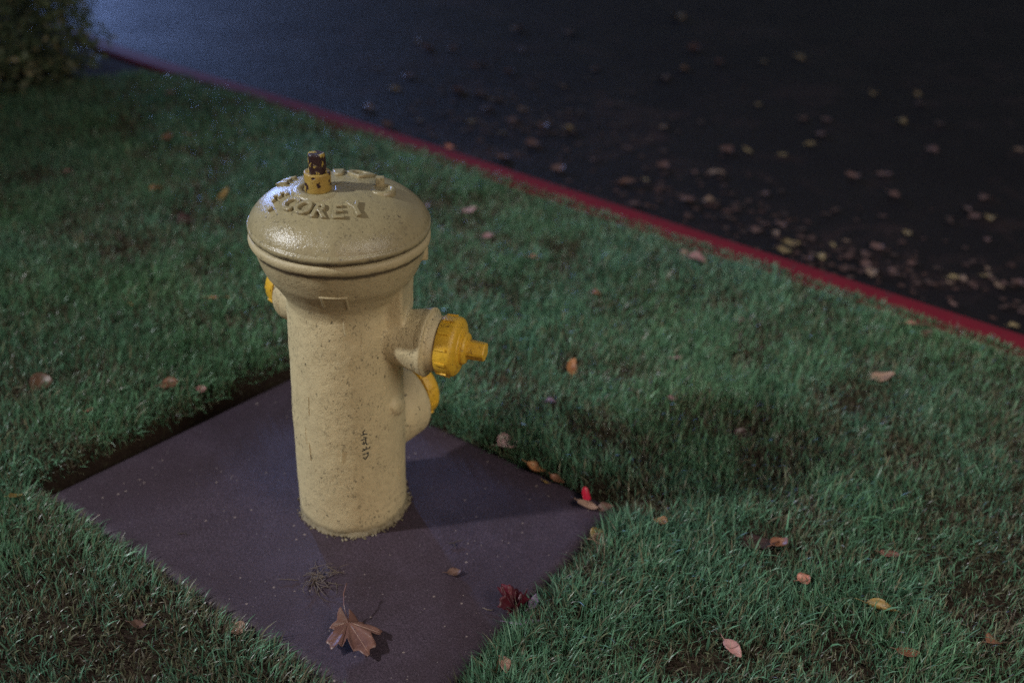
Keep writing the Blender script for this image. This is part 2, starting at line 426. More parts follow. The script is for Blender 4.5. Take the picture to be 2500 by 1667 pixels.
# ---------------------------------------------------------------- measured places on the ground (metres)
LAWN_LEAVES = [
    (-1.243, 3.601, 0.046, 'oval', 'pink', 0.75, 60, 'pink fallen leaf in the far grass, right of an orange-brown one'),
    (-1.310, 3.550, 0.050, 'curl', 'rust', 0.5, 10, 'orange-brown curled leaf left of the pink leaf in far grass'),
    (-1.471, 4.085, 0.049, 'curl', 'mauve', 0.5, 0, 'mauve leaf near where the far grass meets the red curb'),
    (-1.550, 3.944, 0.036, 'oval', 'brown', 0.6, 40, 'dull brown leaf in far grass below the shrub soil'),
    (-1.191, 3.063, 0.039, 'curl', 'orange', 0.7, 50, 'small bright orange leaf in grass left of the slim yellow leaf'),
    (-0.968, 3.049, 0.059, 'slim', 'ochre', 0.3, 62, 'slim yellow leaf standing on its pink tip left of the bonnet'),
    (-1.526, 3.173, 0.020, 'oval', 'pink', 0.8, 20, 'tiny pink leaf alone in grass below the shrub'),
    (-2.061, 3.831, 0.039, 'oval', 'pink', 0.6, 80, 'pink leaf cut by the left edge of the photo'),
    (-0.163, 3.088, 0.066, 'oval', 'pale', 0.5, 55, 'pale pink pointed leaf in grass right of the bonnet'),
    (-0.305, 3.098, 0.033, 'oval', 'mauve', 0.5, 100, 'small mauve leaf close behind the right side of the bonnet'),
    (-0.092, 2.874, 0.034, 'curl', 'mauve', 0.55, 10, 'dull mauve leaf below the pale pink pointed leaf'),
    (0.053, 2.736, 0.037, 'oval', 'coral', 0.75, 0, 'coral round leaf in the middle of the lawn between hydrant and curb'),
    (0.229, 2.514, 0.028, 'curl', 'rust', 0.6, -20, 'small rust leaf in the lawn right of the coral round leaf'),
    (0.521, 2.845, 0.028, 'oval', 'tan', 0.7, 110, 'small tan leaf just left of the long mauve leaf near the curb'),
    (0.553, 2.784, 0.063, 'curl', 'mauve', 0.45, -20, 'long mauve leaf lying near the red curb'),
    (0.423, 2.200, 0.039, 'oval', 'pale', 0.6, 35, 'pale pointed leaf in the open lawn at right'),
    (0.933, 2.147, 0.059, 'oval', 'tan', 0.62, 10, 'large tan leaf with a notched edge in the lawn at far right'),
    (0.147, 2.105, 0.045, 'curl', 'orange', 0.45, 80, 'crumpled orange leaf standing in grass right of the yellow cap'),
    (1.106, 2.450, 0.050, 'slim', 'coral', 0.28, -25, 'slim coral leaf in grass just below the red curb'),
    (1.128, 2.393, 0.037, 'curl', 'brown', 0.6, 30, 'brown leaf touching the end of the slim coral leaf'),
    (0.626, 2.423, 0.030, 'oval', 'mauve', 0.7, 20, 'faint mauve leaf sunk in grass between curb and open lawn'),
    (0.002, 1.808, 0.046, 'curl', 'pale', 0.8, 30, 'curled pale pink leaf at the back edge of the concrete slab'),
    (0.062, 1.729, 0.043, 'curl', 'orange', 0.6, -15, 'orange leaf wedged at the back edge of the slab'),
    (0.110, 1.696, 0.034, 'curl', 'rust', 0.45, -35, 'rust leaf lying against the slab edge right of the orange one'),
    (0.087, 1.689, 0.019, 'slim', 'ochre', 0.3, -20, 'narrow ochre leaf between the orange and rust leaves on slab edge'),
    (0.168, 1.646, 0.034, 'oval', 'crimson', 0.75, 100, 'bright crimson leaf standing upright at the right of the slab'),
    (0.170, 1.613, 0.042, 'curl', 'tan', 0.55, -15, 'tan leaf lying directly below the bright crimson leaf'),
    (0.210, 1.612, 0.033, 'curl', 'brown', 0.5, 10, 'brown leaf at the right corner of the slab beside the crimson leaf'),
    (0.188, 1.532, 0.027, 'curl', 'ochre', 0.6, 30, 'ochre curled leaf on the right corner of the slab'),
    (0.197, 1.508, 0.041, 'curl', 'tan', 0.6, 20, 'tan crumpled leaf below the ochre one on the slab corner'),
    (0.316, 1.552, 0.025, 'curl', 'orange', 0.8, -30, 'small orange leaf in grass right of the slab corner'),
    (0.568, 1.407, 0.025, 'curl', 'coral', 0.7, 20, 'small coral leaf half hidden by blades in near grass'),
    (0.758, 1.498, 0.035, 'oval', 'brick', 0.75, -20, 'brick red leaf in near grass at right'),
    (0.698, 1.343, 0.062, 'roll', 'ochre', 0.35, -5, 'long ochre rolled leaf in near grass'),
    (0.407, 1.234, 0.042, 'oval', 'pink', 0.5, -58, 'pink oval leaf with dark veins in near grass'),
    (0.710, 1.239, 0.036, 'oval', 'rust', 0.55, -10, 'rust brown leaf below the long ochre rolled leaf'),
    (0.875, 1.278, 0.029, 'curl', 'rust', 0.7, 20, 'rust coloured leaf sunk in grass near the bottom right corner'),
    (0.014, 1.177, 0.038, 'oval', 'tanpink', 0.5, -78, 'spotted pink tan leaf in grass beside the front of the slab'),
    (0.499, 1.506, 0.081, 'oval', 'umber', 0.6, 5, 'big wet umber leaf sunk deep in near grass'),
    (0.541, 1.498, 0.035, 'curl', 'rust', 0.7, 30, 'rust leaf tucked against the big wet umber leaf'),
    (-1.078, 1.918, 0.046, 'curl', 'umberlight', 0.9, 30, 'big brown leaf in grass near the left edge of the photo'),
    (-0.786, 1.933, 0.042, 'oval', 'rust', 0.8, 15, 'rust leaf in grass above the left edge of the slab'),
    (-0.714, 1.931, 0.021, 'curl', 'pink', 0.7, 0, 'small pink leaf right of the rust leaf by the slab trench'),
    (-0.923, 1.808, 0.018, 'curl', 'coral', 0.6, 25, 'small coral leaf in grass left of the slab trench'),
    (-0.970, 1.537, 0.025, 'curl', 'ochre', 0.7, 40, 'ochre leaf near the left photo edge level with the slab corner'),
    (-0.939, 1.547, 0.027, 'curl', 'brown', 0.4, 10, 'brown leaf beside the ochre leaf left of the slab corner'),
    (-0.450, 1.239, 0.023, 'curl', 'tan', 0.8, -40, 'tan curled leaf at the front left edge of the slab'),
    (-0.790, 2.362, 0.058, 'slim', 'orange', 0.2, 28, 'slim orange leaf in grass left of the hydrant neck'),
    (-1.010, 2.309, 0.036, 'slim', 'ochre', 0.3, -50, 'short ochre leaf in grass far left of the hydrant'),
    (-1.026, 2.844, 0.056, 'curl', 'umber', 0.7, 40, 'dark umber leaf in grass left of the bonnet'),
    (0.532, 1.885, 0.035, 'curl', 'umber', 0.6, 60, 'dark umber leaf in the lawn below the large tan leaf'),
    (0.388, 1.997, 0.021, 'oval', 'mauve', 0.8, 0, 'faint mauve leaf in the lawn below the pale pointed leaf'),
    (-0.616, 1.216, 0.026, 'curl', 'brown', 0.6, 10, 'brown leaf in the dark grass at bottom left'),
    (0.098, 1.961, 0.025, 'curl', 'lilac', 0.7, 0, 'lilac leaf below the crumpled orange leaf'),
]
ROAD_LEAVES = [(-0.623, 5.749, 0.047), (-0.549, 5.622, 0.055), (-0.414, 5.628, 0.050), (-0.066, 6.143, 0.061), (0.258, 6.118, 0.062), (-0.025, 5.682, 0.041), (-0.080, 5.227, 0.037), (-0.593, 5.069, 0.058), (0.198, 5.009, 0.042), (0.371, 5.359, 0.044), (0.726, 5.248, 0.064), (0.855, 5.445, 0.051), (-0.137, 4.740, 0.055), (-0.235, 4.394, 0.043), (-0.042, 4.450, 0.047), (-0.086, 4.266, 0.034), (0.205, 4.347, 0.046), (0.043, 4.142, 0.050), (-0.597, 4.288, 0.043), (-0.076, 3.957, 0.045), (0.153, 3.851, 0.043), (0.304, 3.988, 0.030), (0.642, 4.450, 0.050), (0.584, 3.941, 0.042), (0.499, 3.787, 0.034), (-0.469, 4.384, 0.032), (0.643, 3.597, 0.044), (0.435, 3.535, 0.036), (-0.720, 4.518, 0.050), (-0.638, 4.837, 0.057), (-0.166, 4.593, 0.050), (-0.212, 4.817, 0.058), (-0.003, 4.618, 0.043), (-0.331, 4.858, 0.055), (0.091, 4.367, 0.042), (0.965, 6.621, 0.077), (0.967, 5.870, 0.067), (0.855, 5.434, 0.040), (1.073, 5.595, 0.043), (1.323, 5.659, 0.045), (1.556, 5.787, 0.069), (1.787, 5.122, 0.048), (2.026, 5.155, 0.053), (1.987, 4.994, 0.043), (1.793, 4.678, 0.046), (1.983, 4.685, 0.043), (1.147, 4.850, 0.043), (1.325, 4.666, 0.048), (1.433, 4.663, 0.048), (1.354, 4.442, 0.054), (1.271, 4.307, 0.047), (0.882, 4.174, 0.051), (0.976, 4.187, 0.050), (1.817, 4.302, 0.054), (2.228, 4.361, 0.047), (0.711, 3.896, 0.032), (1.360, 3.921, 0.047), (1.839, 3.758, 0.048), (1.732, 3.567, 0.045), (1.726, 3.637, 0.039), (1.785, 3.553, 0.041), (0.903, 3.400, 0.030), (0.958, 3.406, 0.042), (0.861, 3.346, 0.036), (0.922, 3.326, 0.030), (0.773, 3.498, 0.027), (0.643, 3.597, 0.044), (0.726, 3.590, 0.047), (1.112, 3.247, 0.026), (1.037, 3.135, 0.038), (0.992, 3.116, 0.031), (1.171, 3.285, 0.028), (1.147, 3.158, 0.029), (1.267, 3.235, 0.039), (1.207, 3.183, 0.040), (1.346, 3.120, 0.025), (1.417, 3.384, 0.037), (1.698, 3.354, 0.026), (1.581, 3.055, 0.036), (0.961, 3.702, 0.034), (1.507, 3.972, 0.048), (1.471, 3.730, 0.048), (1.186, 3.095, 0.033), (1.189, 3.040, 0.041), (1.263, 3.062, 0.029), (1.435, 2.988, 0.024), (1.506, 2.975, 0.033), (1.588, 3.062, 0.024), (1.604, 3.111, 0.027), (1.619, 3.007, 0.030), (1.663, 3.006, 0.034), (1.388, 2.831, 0.025), (1.596, 2.800, 0.023), (1.187, 3.053, 0.039), (1.596, 3.028, 0.029), (1.594, 2.982, 0.040), (1.491, 3.028, 0.039), (1.264, 3.038, 0.030),]
ROAD_NAMED = [
    (0.967, 3.246, 0.058, 'ochre', 'big yellow leaf on the wet road just past the red curb'),
    (0.928, 3.181, 0.045, 'ochre', 'dull yellow leaf touching the big yellow leaf beside the curb'),
    (0.801, 3.898, 0.060, 'tan', 'large tan leaf on the dark road nearest the middle of the photo'),
    (1.123, 4.153, 0.039, 'ochre', 'small yellow leaf alone out on the dark road'),
    (-0.248, 5.337, 0.087, 'brown', 'long brown leaf far out on the road behind the hydrant'),
    (0.430, 3.748, 0.097, 'brown', 'long brown leaf lying along the road near the curb'),
    (1.461, 3.031, 0.038, 'ochre', 'yellow leaf at the edge of the leaf drift at far right'),
    (1.536, 2.713, 0.035, 'ochre', 'yellow leaf in the gutter at the right edge of the photo'),
    (-0.277, 3.701, 0.038, 'coral', 'coral leaf resting at the top of the red curb'),
]
SCRIBBLE = [[(-64.7, 0.2538), (-66.63, 0.2512), (-66.42, 0.2455), (-62.03, 0.2433)], [(-68.32, 0.2435), (-64.55, 0.2446)], [(-66.54, 0.2385), (-62.81, 0.2352)], [(-69.15, 0.2318), (-64.11, 0.2338), (-64.27, 0.2246), (-62.77, 0.2189)], [(-66.41, 0.2285), (-65.92, 0.2204)], [(-68.06, 0.2235), (-64.92, 0.2235)], [(-63.78, 0.2158), (-63.85, 0.2116)], [(-68.37, 0.2065), (-63.88, 0.2101), (-60.97, 0.21), (-59.93, 0.2136)], [(-67.02, 0.2116), (-65.2, 0.2072)], [(-67.89, 0.1984), (-62.44, 0.2), (-62.07, 0.2027)], [(-62.12, 0.1998), (-62.21, 0.1948), (-65.25, 0.1863), (-67.68, 0.1925)]]

# ================================================================ SETTING
SLAB = [Vector((-.925, 1.572)), Vector((-.495, 2.100)), Vector((.233, 1.619)), Vector((-.128, 1.046))]  # L, B, R, F
def slab_sd(x, y):
    """signed distance (+ outside) to the slab outline and index of the nearest edge (0 L-B, 1 B-R, 2 R-F, 3 F-L)"""
    best = np.full(np.shape(x), -1e9); idx = np.zeros(np.shape(x), int)
    for i in range(4):
        a, b = SLAB[i], SLAB[(i + 1) % 4]
        e = (b - a).normalized(); n = Vector((-e.y, e.x))       # outward for clockwise order
        d = (x - a.x) * n.x + (y - a.y) * n.y
        m = d > best
        best = np.where(m, d, best); idx = np.where(m, i, idx)
    return best, idx

# road-side edge of the curb, measured points and straight continuations
CX = np.array([-30.0, -2.9, -2.192, -1.945, -1.571, -1.163, -.827, -.424, -.019, .274, .59, .816, 1.021, 1.212, 1.388, 14.0])
CY = np.array([33.0, 5.80, 5.111, 4.90, 4.62, 4.345, 4.108, 3.812, 3.512, 3.283, 3.056, 2.890, 2.735, 2.595, 2.464, -6.8])
def curb_y(x):
    return np.interp(x, CX, CY)
KW = .118                                                       # curb width
KA = R(-36.5)
def curb_dist(x, y):
    """distance measured from the road-side edge towards the lawn (+ on the lawn)"""
    return (curb_y(x) - y) * math.cos(math.atan(.76))

def ground_h(x, y):
    sd, idx = slab_sd(x, y)
    base = (fbm(x, y, .5, 5) - .5) * .03 + (fbm(x, y, .12, 9) - .5) * .012
    edge0 = np.interp(sd, [-.02, 0, .03, .055, .12], [-.07, -.035, -.03, .012, .024])
    other = np.interp(sd, [-.02, 0, .012, .04], [-.07, -.02, -.012, .004])
    h = np.where(idx == 0, edge0, other) + base * np.clip(sd * 12, 0, 1)
    c = curb_dist(x, y)
    k = np.clip((c - KW) / .15, 0, 1)
    h = h * k + (1 - k) * -.006
    return np.where(c < KW * .6, -.25, h)

m_soil = soil_material()
# lawn ground, finely modelled where it is seen
xs = np.arange(-4.6, 3.2, .022); ys = np.arange(.0, 6.6, .022)
GX, GY = np.meshgrid(xs, ys)
GZ = ground_h(GX, GY)
co = np.stack([GX.ravel(), GY.ravel(), GZ.ravel()], 1)
nx, ny = len(xs), len(ys)
ii = (np.arange(ny - 1)[:, None] * nx + np.arange(nx - 1)[None, :]).ravel()
quads = np.stack([ii, ii + 1, ii + 1 + nx, ii + nx], 1)
qz = GZ.ravel()[quads].min(1)
quads = quads[qz > -.2]
o = obj('ground', raw_mesh('ground', co, quads=quads), m_soil); tag(o, kind='structure')
# wider terrain sheet to the horizon under everything
bm = bmesh.new()
vs = [bm.verts.new(p) for p in ((-220, -220, -.34), (220, -220, -.34), (220, 220, -.34), (-220, 220, -.34))]
bm.faces.new(vs)
o = obj('terrain', bm, m_soil, smooth=False); tag(o, kind='structure')
# outer lawn beyond the fine patch: a frame of sheets on the lawn side of the curb
def turf_material():
    t = NT('mown_turf'); co_ = t.coords()
    c = t.mix(t.noise(5, 5, .7, co_), (.018, .03, .018), (.04, .07, .045))
    t.color(c); t.set('Roughness', .8)
    t.l(t.bump(t.noise(120, 4, .8, co_), .03, 1.0), t.b.inputs['Normal'])
    return t.m
m_turf = turf_material()
bm = bmesh.new()
def sheet(pts, z):
    bm.faces.new([bm.verts.new((p[0], p[1], z)) for p in pts])
cy = lambda x: float(curb_y(x)) - .16
sheet([(-30, -40), (-4.57, -40), (-4.57, cy(-4.57)), (-30, cy(-30))], .002)
sheet([(-4.57, -40), (3.15, -40), (3.15, .02), (-4.57, .02)], .002)
sheet([(3.15, -40), (14, -40), (14, cy(14)), (3.15, cy(3.15))], .002)
o = obj('outer_lawn', bm, m_turf, smooth=False); tag(o, kind='structure')

# road
bm = bmesh.new()
ex = np.concatenate([[-30], np.arange(-3, 1.6, .15), [14]])
lo = [(x, float(curb_y(x)) - .02) for x in ex]
hi = [(x + 7.5, float(curb_y(x)) + 10.0) for x in ex]
A = [bm.verts.new((x, y, -.120)) for x, y in lo]; B = [bm.verts.new((x, y, -.06)) for x, y in hi]
for i in range(len(A) - 1): bm.faces.new((A[i], A[i + 1], B[i + 1], B[i]))
o = obj('road', bm, asphalt_material(), smooth=False); tag(o, kind='structure')

# curb swept along the edge
bm = bmesh.new()
prof = [(.012, -.2), (.003, -.05), (.0, -.012), (.004, .000), (.012, .007), (.022, .0105), (.05, .011), (.09, .010), (.110, .007), (KW, -.002), (KW, -.2)]
ex = np.concatenate([np.arange(-30, -4, 3.0), np.arange(-4, 3.4, .07), np.arange(3.5, 14, 1.5)])
rings = []
sm = lambda x: float(np.mean([curb_y(x + d) for d in (-.25, -.12, 0, .12, .25)])) if abs(x) < 4 else float(curb_y(x))
for x in ex:
    s = (sm(x + .05) - sm(x - .05)) / .1
    n = Vector((s, -1)).normalized()
    w = (float(fbm(x, 0, .3, 3)) - .5) * .006
    rings.append([bm.verts.new((x + n.x * (d + w), sm(x) + n.y * (d + w), z)) for d, z in prof])
for A, B in zip(rings, rings[1:]):
    for k in range(len(prof) - 1): bm.faces.new((A[k], A[k + 1], B[k + 1], B[k]))
o = obj('curb', bm, curb_material()); tag(o, kind='structure')

# concrete pad
bm = bmesh.new()
N = 60
grid = []
L_, B_, R_, F_ = SLAB
for j in range(N + 1):
    row = []
    for i in range(N + 1):
        u, v = i / N, j / N
        p = (F_.lerp(R_, u)).lerp(L_.lerp(B_, u), v)
        e = min(u, 1 - u, v, 1 - v) * .8
        z = -.006 * max(0, 1 - e / .012) ** 2 + (float(fbm(p.x, p.y, .25, 21)) - .5) * .004
        row.append(bm.verts.new((p.x, p.y, z)))
    grid.append(row)
for j in range(N):
    for i in range(N): bm.faces.new((grid[j][i], grid[j][i + 1], grid[j + 1][i + 1], grid[j + 1][i]))
loop = [grid[0][i] for i in range(N + 1)] + [grid[j][N] for j in range(1, N + 1)] + [grid[N][i] for i in range(N - 1, -1, -1)] + [grid[j][0] for j in range(N - 1, 0, -1)]
low = [bm.verts.new((v.co.x, v.co.y, -.10)) for v in loop]
for k in range(len(loop)):
    q = (k + 1) % len(loop); bm.faces.new((loop[q], loop[k], low[k], low[q]))
o = obj('concrete_slab', bm, slab_material()); tag(o, kind='structure')

# ================================================================ HYDRANT
hyd = empty('fire_hydrant', (HX, HY, 0))
hyd.scale = (1, 1, .984)
tag(hyd, 'cream fire hydrant with yellow outlet caps standing on the concrete slab', 'fire hydrant')

def finish(o, voxel=None, smooth=0, disp=None):
    """apply remesh / smoothing / lumps and keep the result as plain mesh"""
    if voxel:
        md = o.modifiers.new('r', 'REMESH'); md.mode = 'VOXEL'; md.voxel_size = voxel; md.use_smooth_shade = True
    if smooth:
        md = o.modifiers.new('s', 'SMOOTH'); md.iterations = smooth; md.factor = .5
    if disp:
        tx = bpy.data.textures.new('lumps', 'CLOUDS'); tx.noise_scale = disp[0]; tx.noise_depth = 2
        md = o.modifiers.new('d', 'DISPLACE'); md.texture = tx; md.strength = disp[1]; md.mid_level = .5; md.texture_coords = 'LOCAL'
    dg = bpy.context.evaluated_depsgraph_get()
    dg.update()
    me = bpy.data.meshes.new_from_object(o.evaluated_get(dg))
    mats = [m for m in o.data.materials]
    o.modifiers.clear(); o.data = me
    if not me.materials:
        for m in mats: me.materials.append(m)
    me.polygons.foreach_set('use_smooth', [True] * len(me.polygons))

NZ, NAZ = .418, -14.0            # hose outlets
PZ, PAZ = .188, 52.0             # large outlet, low at the back right
bm = bmesh.new()
lathe(bm, [(.104, -.06), (.1065, .01), (.107, .03), (.1068, .25), (.1035, .42), (.1015, .485), (.106, .503), (.119, .525), (.134, .547), (.143, .570), (.1475, .586), (.1500, .5955),
           (.1535, .600), (.1572, .604), (.1585, .611), (.1565, .6185), (.1500, .620)], 96)
for az, w in ((NAZ, .056), (129, .056)):
    f = frame((0, 0, NZ), az)
    lathe(bm, [(.050, .0), (.050, .095), (.0515, .112), (.0560, .135), (.0605, .152), (.0625, .160), (.058, .164), (.045, .165)], 64, f)
f = frame((0, 0, PZ), PAZ)
lathe(bm, [(.03, .0), (.058, .02), (.074, .045), (.081, .07), (.0835, .10), (.082, .128), (.081, .140), (.077, .150), (.06, .152)], 64, f)
# cast housing above the right outlet, and the square lug under the rim
box(bm, .106, .104, .110, Matrix.Translation((0, 0, .5020)) @ Matrix.Rotation(R(NAZ + 9), 4, 'Z') @ Matrix.Translation((.066, 0, 0)))
box(bm, .03, .05, .036, Matrix.Rotation(R(16), 4, 'Z') @ Matrix.Translation((.137, 0, .572)))
box(bm, .016, .03, .014, Matrix.Rotation(R(168), 4, 'Z') @ Matrix.Translation((.137, 0, .556)))
am = R(-21)
mm = Matrix.Translation((math.cos(am) * .108, math.sin(am) * .108, .272)) @ Matrix.Rotation(am, 4, 'Z') @ Matrix.Rotation(R(55), 4, 'X')
bmesh.ops.create_uvsphere(bm, u_segments=20, v_segments=12, radius=1, matrix=mm @ Matrix.Diagonal((.0075, .017, .028, 1)))
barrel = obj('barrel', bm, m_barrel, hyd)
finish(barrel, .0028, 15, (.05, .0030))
bev = BVHTree.FromObject(barrel, bpy.context.evaluated_depsgraph_get())

def on_surface(az, z, start=.4, tree=None):
    a = R(az); d = Vector((-math.cos(a), -math.sin(a), 0))
    hit = (tree or bev).ray_cast(Vector((math.cos(a) * start, math.sin(a) * start, z)), d)
    return hit[0], hit[1]

for az in (NAZ, 129):
    bm = bmesh.new()
    lathe(bm, [(.052, .1150), (.0600, .1235), (.0632, .1320), (.0645, .1355), (.0647, .1380), (.0630, .1395), (.0590, .1400), (.0545, .1402), (.0520, .1430), (.0515, .1440), (.0515, .160), (.040, .160)], 72, frame((math.cos(R(az)) * .028, math.sin(R(az)) * .028, NZ), az))
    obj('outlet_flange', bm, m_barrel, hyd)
# small cast bracket under the rim, facing the camera
def surf_strip(bm, pts, w, h, tree=None):
    """raised rounded ridge along (az, z) points on the barrel"""
    P = []
    for (a0, z0), (a1, z1) in zip(pts, pts[1:]):
        for k in range(4):
            t = k / 4; P.append((a0 + (a1 - a0) * t, z0 + (z1 - z0) * t))
    P.append(pts[-1])
    V = []
    for i, (a, z) in enumerate(P):
        p, n = on_surface(a, z, tree=tree)
        if p is None: continue
        V.append((p, n))
    rows = []
    for i, (p, n) in enumerate(V):
        t = (V[min(i + 1, len(V) - 1)][0] - V[max(i - 1, 0)][0]).normalized()
        s = n.cross(t).normalized()
        rows.append([bm.verts.new(p + s * w * k + n * hh) for k, hh in ((-1, -.001), (-.6, h), (.6, h), (1, -.001))])
    for A, B in zip(rows, rows[1:]):
        for k in range(3): bm.faces.new((A[k], A[k + 1], B[k + 1], B[k]))
bm = bmesh.new()
ca = -86.4
surf_strip(bm, [(ca - 10, .552), (ca + 10, .552)], .0030, .0020)
surf_strip(bm, [(ca - 8, .552), (ca - 8.5, .527)], .0030, .0022)
surf_strip(bm, [(ca + 8.5, .552), (ca + 10.5, .520)], .0030, .0022)
obj('cast_bracket', bm, m_barrel, hyd)

# thick runs of old paint
bm = bmesh.new(); rs = random.Random(15)
for k in range(9):
    a0 = rs.uniform(-165, -15); z0 = rs.uniform(.12, .52); ln = rs.uniform(.012, .045)
    surf_strip(bm, [(a0, z0), (a0 + rs.uniform(-1, 1), z0 - ln * .5), (a0 + rs.uniform(-1.2, 1.2), z0 - ln)], rs.uniform(.0018, .0034), rs.uniform(.0008, .0014))
o = obj('paint_run', bm, m_barrel, hyd); tag(o, kind='stuff')
# pen scribble on the barrel
t = NT('dark_marker_ink'); t.color((.012, .022, .026)); t.set('Roughness', .6); m_ink = t.m
bm = bmesh.new()
for s in SCRIBBLE: surf_strip(bm, s, .0016, .00045)
obj('marker_scribble', bm, m_ink, hyd)

# ragged skirt of mortar and paint at the foot
bm = bmesh.new(); rs = random.Random(4)
SG = 220; rings = []
for q in range(6):
    f = q / 5; ring = []
    for i in range(SG):
        a = 2 * math.pi * i / SG
        rag = float(fbm(math.cos(a) * 3 + 9, math.sin(a) * 3 + 9, .32, 12, 3)); fine = float(fbm(math.cos(a) * 3 + 20, math.sin(a) * 3 + 20, .05, 13, 2))
        wdt = .001 + max(0, rag - .40) * .016 + fine * .003
        r_ = .1060 + wdt * math.sin(f * math.pi / 2) + .0012 * (fine - .5)
        z_ = .012 * (1 - f) ** 1.5 * (.2 + rag) + rs.uniform(-.0011, .0011) - .002 * f
        ring.append(bm.verts.new((math.cos(a) * r_, math.sin(a) * r_, z_)))
    rings.append(ring)
for A, B in zip(rings, rings[1:]):
    for i in range(SG): bm.faces.new((A[i], B[i], B[(i + 1) % SG], A[(i + 1) % SG]))
obj('foot_skirt', bm, m_barrel, hyd)
bm = bmesh.new()
for k in range(110):
    a = rs.gauss(-50, 55) if rs.random() < .8 else rs.uniform(0, 360)
    rr = .110 + abs(rs.gauss(0, .004)); z = rs.uniform(0, .002) + max(0, .113 - rr)
    m = Matrix.Rotation(R(a), 4, 'Z') @ Matrix.Translation((rr, 0, z)) @ Matrix.Rotation(rs.uniform(0, 6), 4, Vector((rs.random(), rs.random(), rs.random() + .1)).normalized())
    s = rs.uniform(.002, .0055)
    g = bmesh.ops.create_icosphere(bm, subdivisions=1, radius=.5, matrix=m @ Matrix.Diagonal((s * rs.uniform(.8, 2), s, s * rs.uniform(.4, .8), 1)))
    for v in g['verts']: v.co += Vector((rs.uniform(-1, 1), rs.uniform(-1, 1), rs.uniform(-1, 1))) * .0009
o = obj('paint_flakes', bm, m_barrel, hyd, smooth=False); tag(o, kind='stuff')

# bonnet
def dome_z(r_):
    r_ = min(r_, .1568)
    return .6275 + .0755 * (1 - (r_ / .1582) ** 2.25) ** .53
bm = bmesh.new()
prof = [(.120, .6185), (.150, .6195), (.1535, .6215), (.1560, .6235), (.1575, .6275)]
for k in range(1, 26):
    a = k / 26 * math.pi / 2
    r_ = .1580 * math.cos(a) ** .8
    prof.append((r_, dome_z(r_)))
prof.append((.002, dome_z(0)))
lathe(bm, prof, 128)
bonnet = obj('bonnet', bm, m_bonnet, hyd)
# gentle foundry unevenness, and the soft lobe at the front
for v in bonnet.data.vertices:
    c = v.co; a = math.degrees(math.atan2(c.y, c.x)); r_ = math.hypot(c.x, c.y)
    lobe = math.exp(-((a + 84) / 7) ** 2) * max(0, (r_ - .10) / .058) * .003
    n = Vector((c.x, c.y, (c.z - .60) * 2)).normalized()
    v.co = c + n * (lobe + (float(fbm(a / 40 + 3, c.z * 9 + r_ * 12, 1.0, 31)) - .5) * .0035)

# raised lettering laid on the dome
def dome_point(az, r_, h):
    a = R(az); e = .002
    z = dome_z(r_); s = (dome_z(r_ + e) - dome_z(r_ - e)) / (2 * e)
    n = Vector((-s, 0, 1)).normalized()
    p = Vector((r_, 0, z)) + n * h
    return Vector((p.x * math.cos(a), p.x * math.sin(a), p.z))
def dome_text(body, az, rho, size, height, flip=False, bold=.012, slant=0.0, sx=1.0):
    cu = bpy.data.curves.new('glyph', 'FONT'); cu.body = body; cu.size = size; cu.align_x = 'CENTER'; cu.align_y = 'CENTER'
    cu.extrude = height / 2; cu.offset = bold * size * 2; cu.resolution_u = 3; cu.bevel_depth = height * .22; cu.bevel_resolution = 1
    ob = bpy.data.objects.new('glyph', cu); COL.objects.link(ob)
    dg = bpy.context.evaluated_depsgraph_get()
    me = bpy.data.meshes.new_from_object(ob.evaluated_get(dg))
    bpy.data.objects.remove(ob)
    b = bmesh.new(); b.from_mesh(me); bpy.data.meshes.remove(me)
    bmesh.ops.subdivide_edges(b, edges=[e for e in b.edges if e.calc_length() > size * .2], cuts=2)
    sgn = -1 if flip else 1
    for v in b.verts:
        x, y, z = v.co
        x = x * sx + slant * y
        v.co = dome_point(az + sgn * math.degrees(x / rho), rho - sgn * y, z + height * .35)
    return b
def merge(dst, src):
    me = bpy.data.meshes.new('tmp'); src.to_mesh(me); src.free(); dst.from_mesh(me); bpy.data.meshes.remove(me)
for ch, az, rho, sz in (('W', 160, .106, .034), ('E', -160, .100, .038), ('.', -147, .110, .044), ('C', -135, .096, .041), ('O', -117, .094, .041),
                        ('R', -99, .094, .042), ('E', -81, .094, .042), ('Y', -62, .091, .044)):
    obj('raised_letter', dome_text(ch, az, rho, sz, .0052, bold=.004, sx=.92), m_bonnet, bonnet, smooth=False)
for ch, az, rho, sz, sx in (('I', 99, .062, .052, 2.2), ('D', 66, .066, .050, 1.25)):
    obj('raised_letter', dome_text(ch, az, rho, sz, .0050, bold=.004, sx=sx), m_bonnet, bonnet, smooth=False)
# boss ring round the stem and the filler plug
SXo, SYo = -.030, -.022
bm = bmesh.new()
T = Matrix.Translation((SXo, SYo, 0))
zt = dome_z(math.hypot(SXo, SYo))
lathe(bm, [(.046, zt - .012), (.045, zt - .004), (.040, zt - .0005), (.034, zt + .0012), (.029, zt + .0012), (.027, zt - .002), (.001, zt - .003)], 48, T)
obj('stem_boss', bm, m_bonnet, bonnet)
bm = bmesh.new()
pz = dome_z(.077)
T2 = Matrix.Translation((.074, .002, 0))
lathe(bm, [(.0245, pz - .012), (.0235, pz + .002), (.020, pz + .004), (.015, pz + .004), (.014, pz + .0005), (.001, pz + .0005)], 32, T2)
plug = obj('filler_plug', bm, m_bonnet, bonnet)
bm = bmesh.new()
box(bm, .015, .013, .024, Matrix.Translation((.0690, .016, pz + .006)) @ Matrix.Rotation(R(8), 4, 'Z'))
bmesh.ops.bevel(bm, geom=bm.edges[:], offset=.0012, segments=2, affect='EDGES')
obj('square_lug', bm, m_bonnet, bonnet, smooth=False)

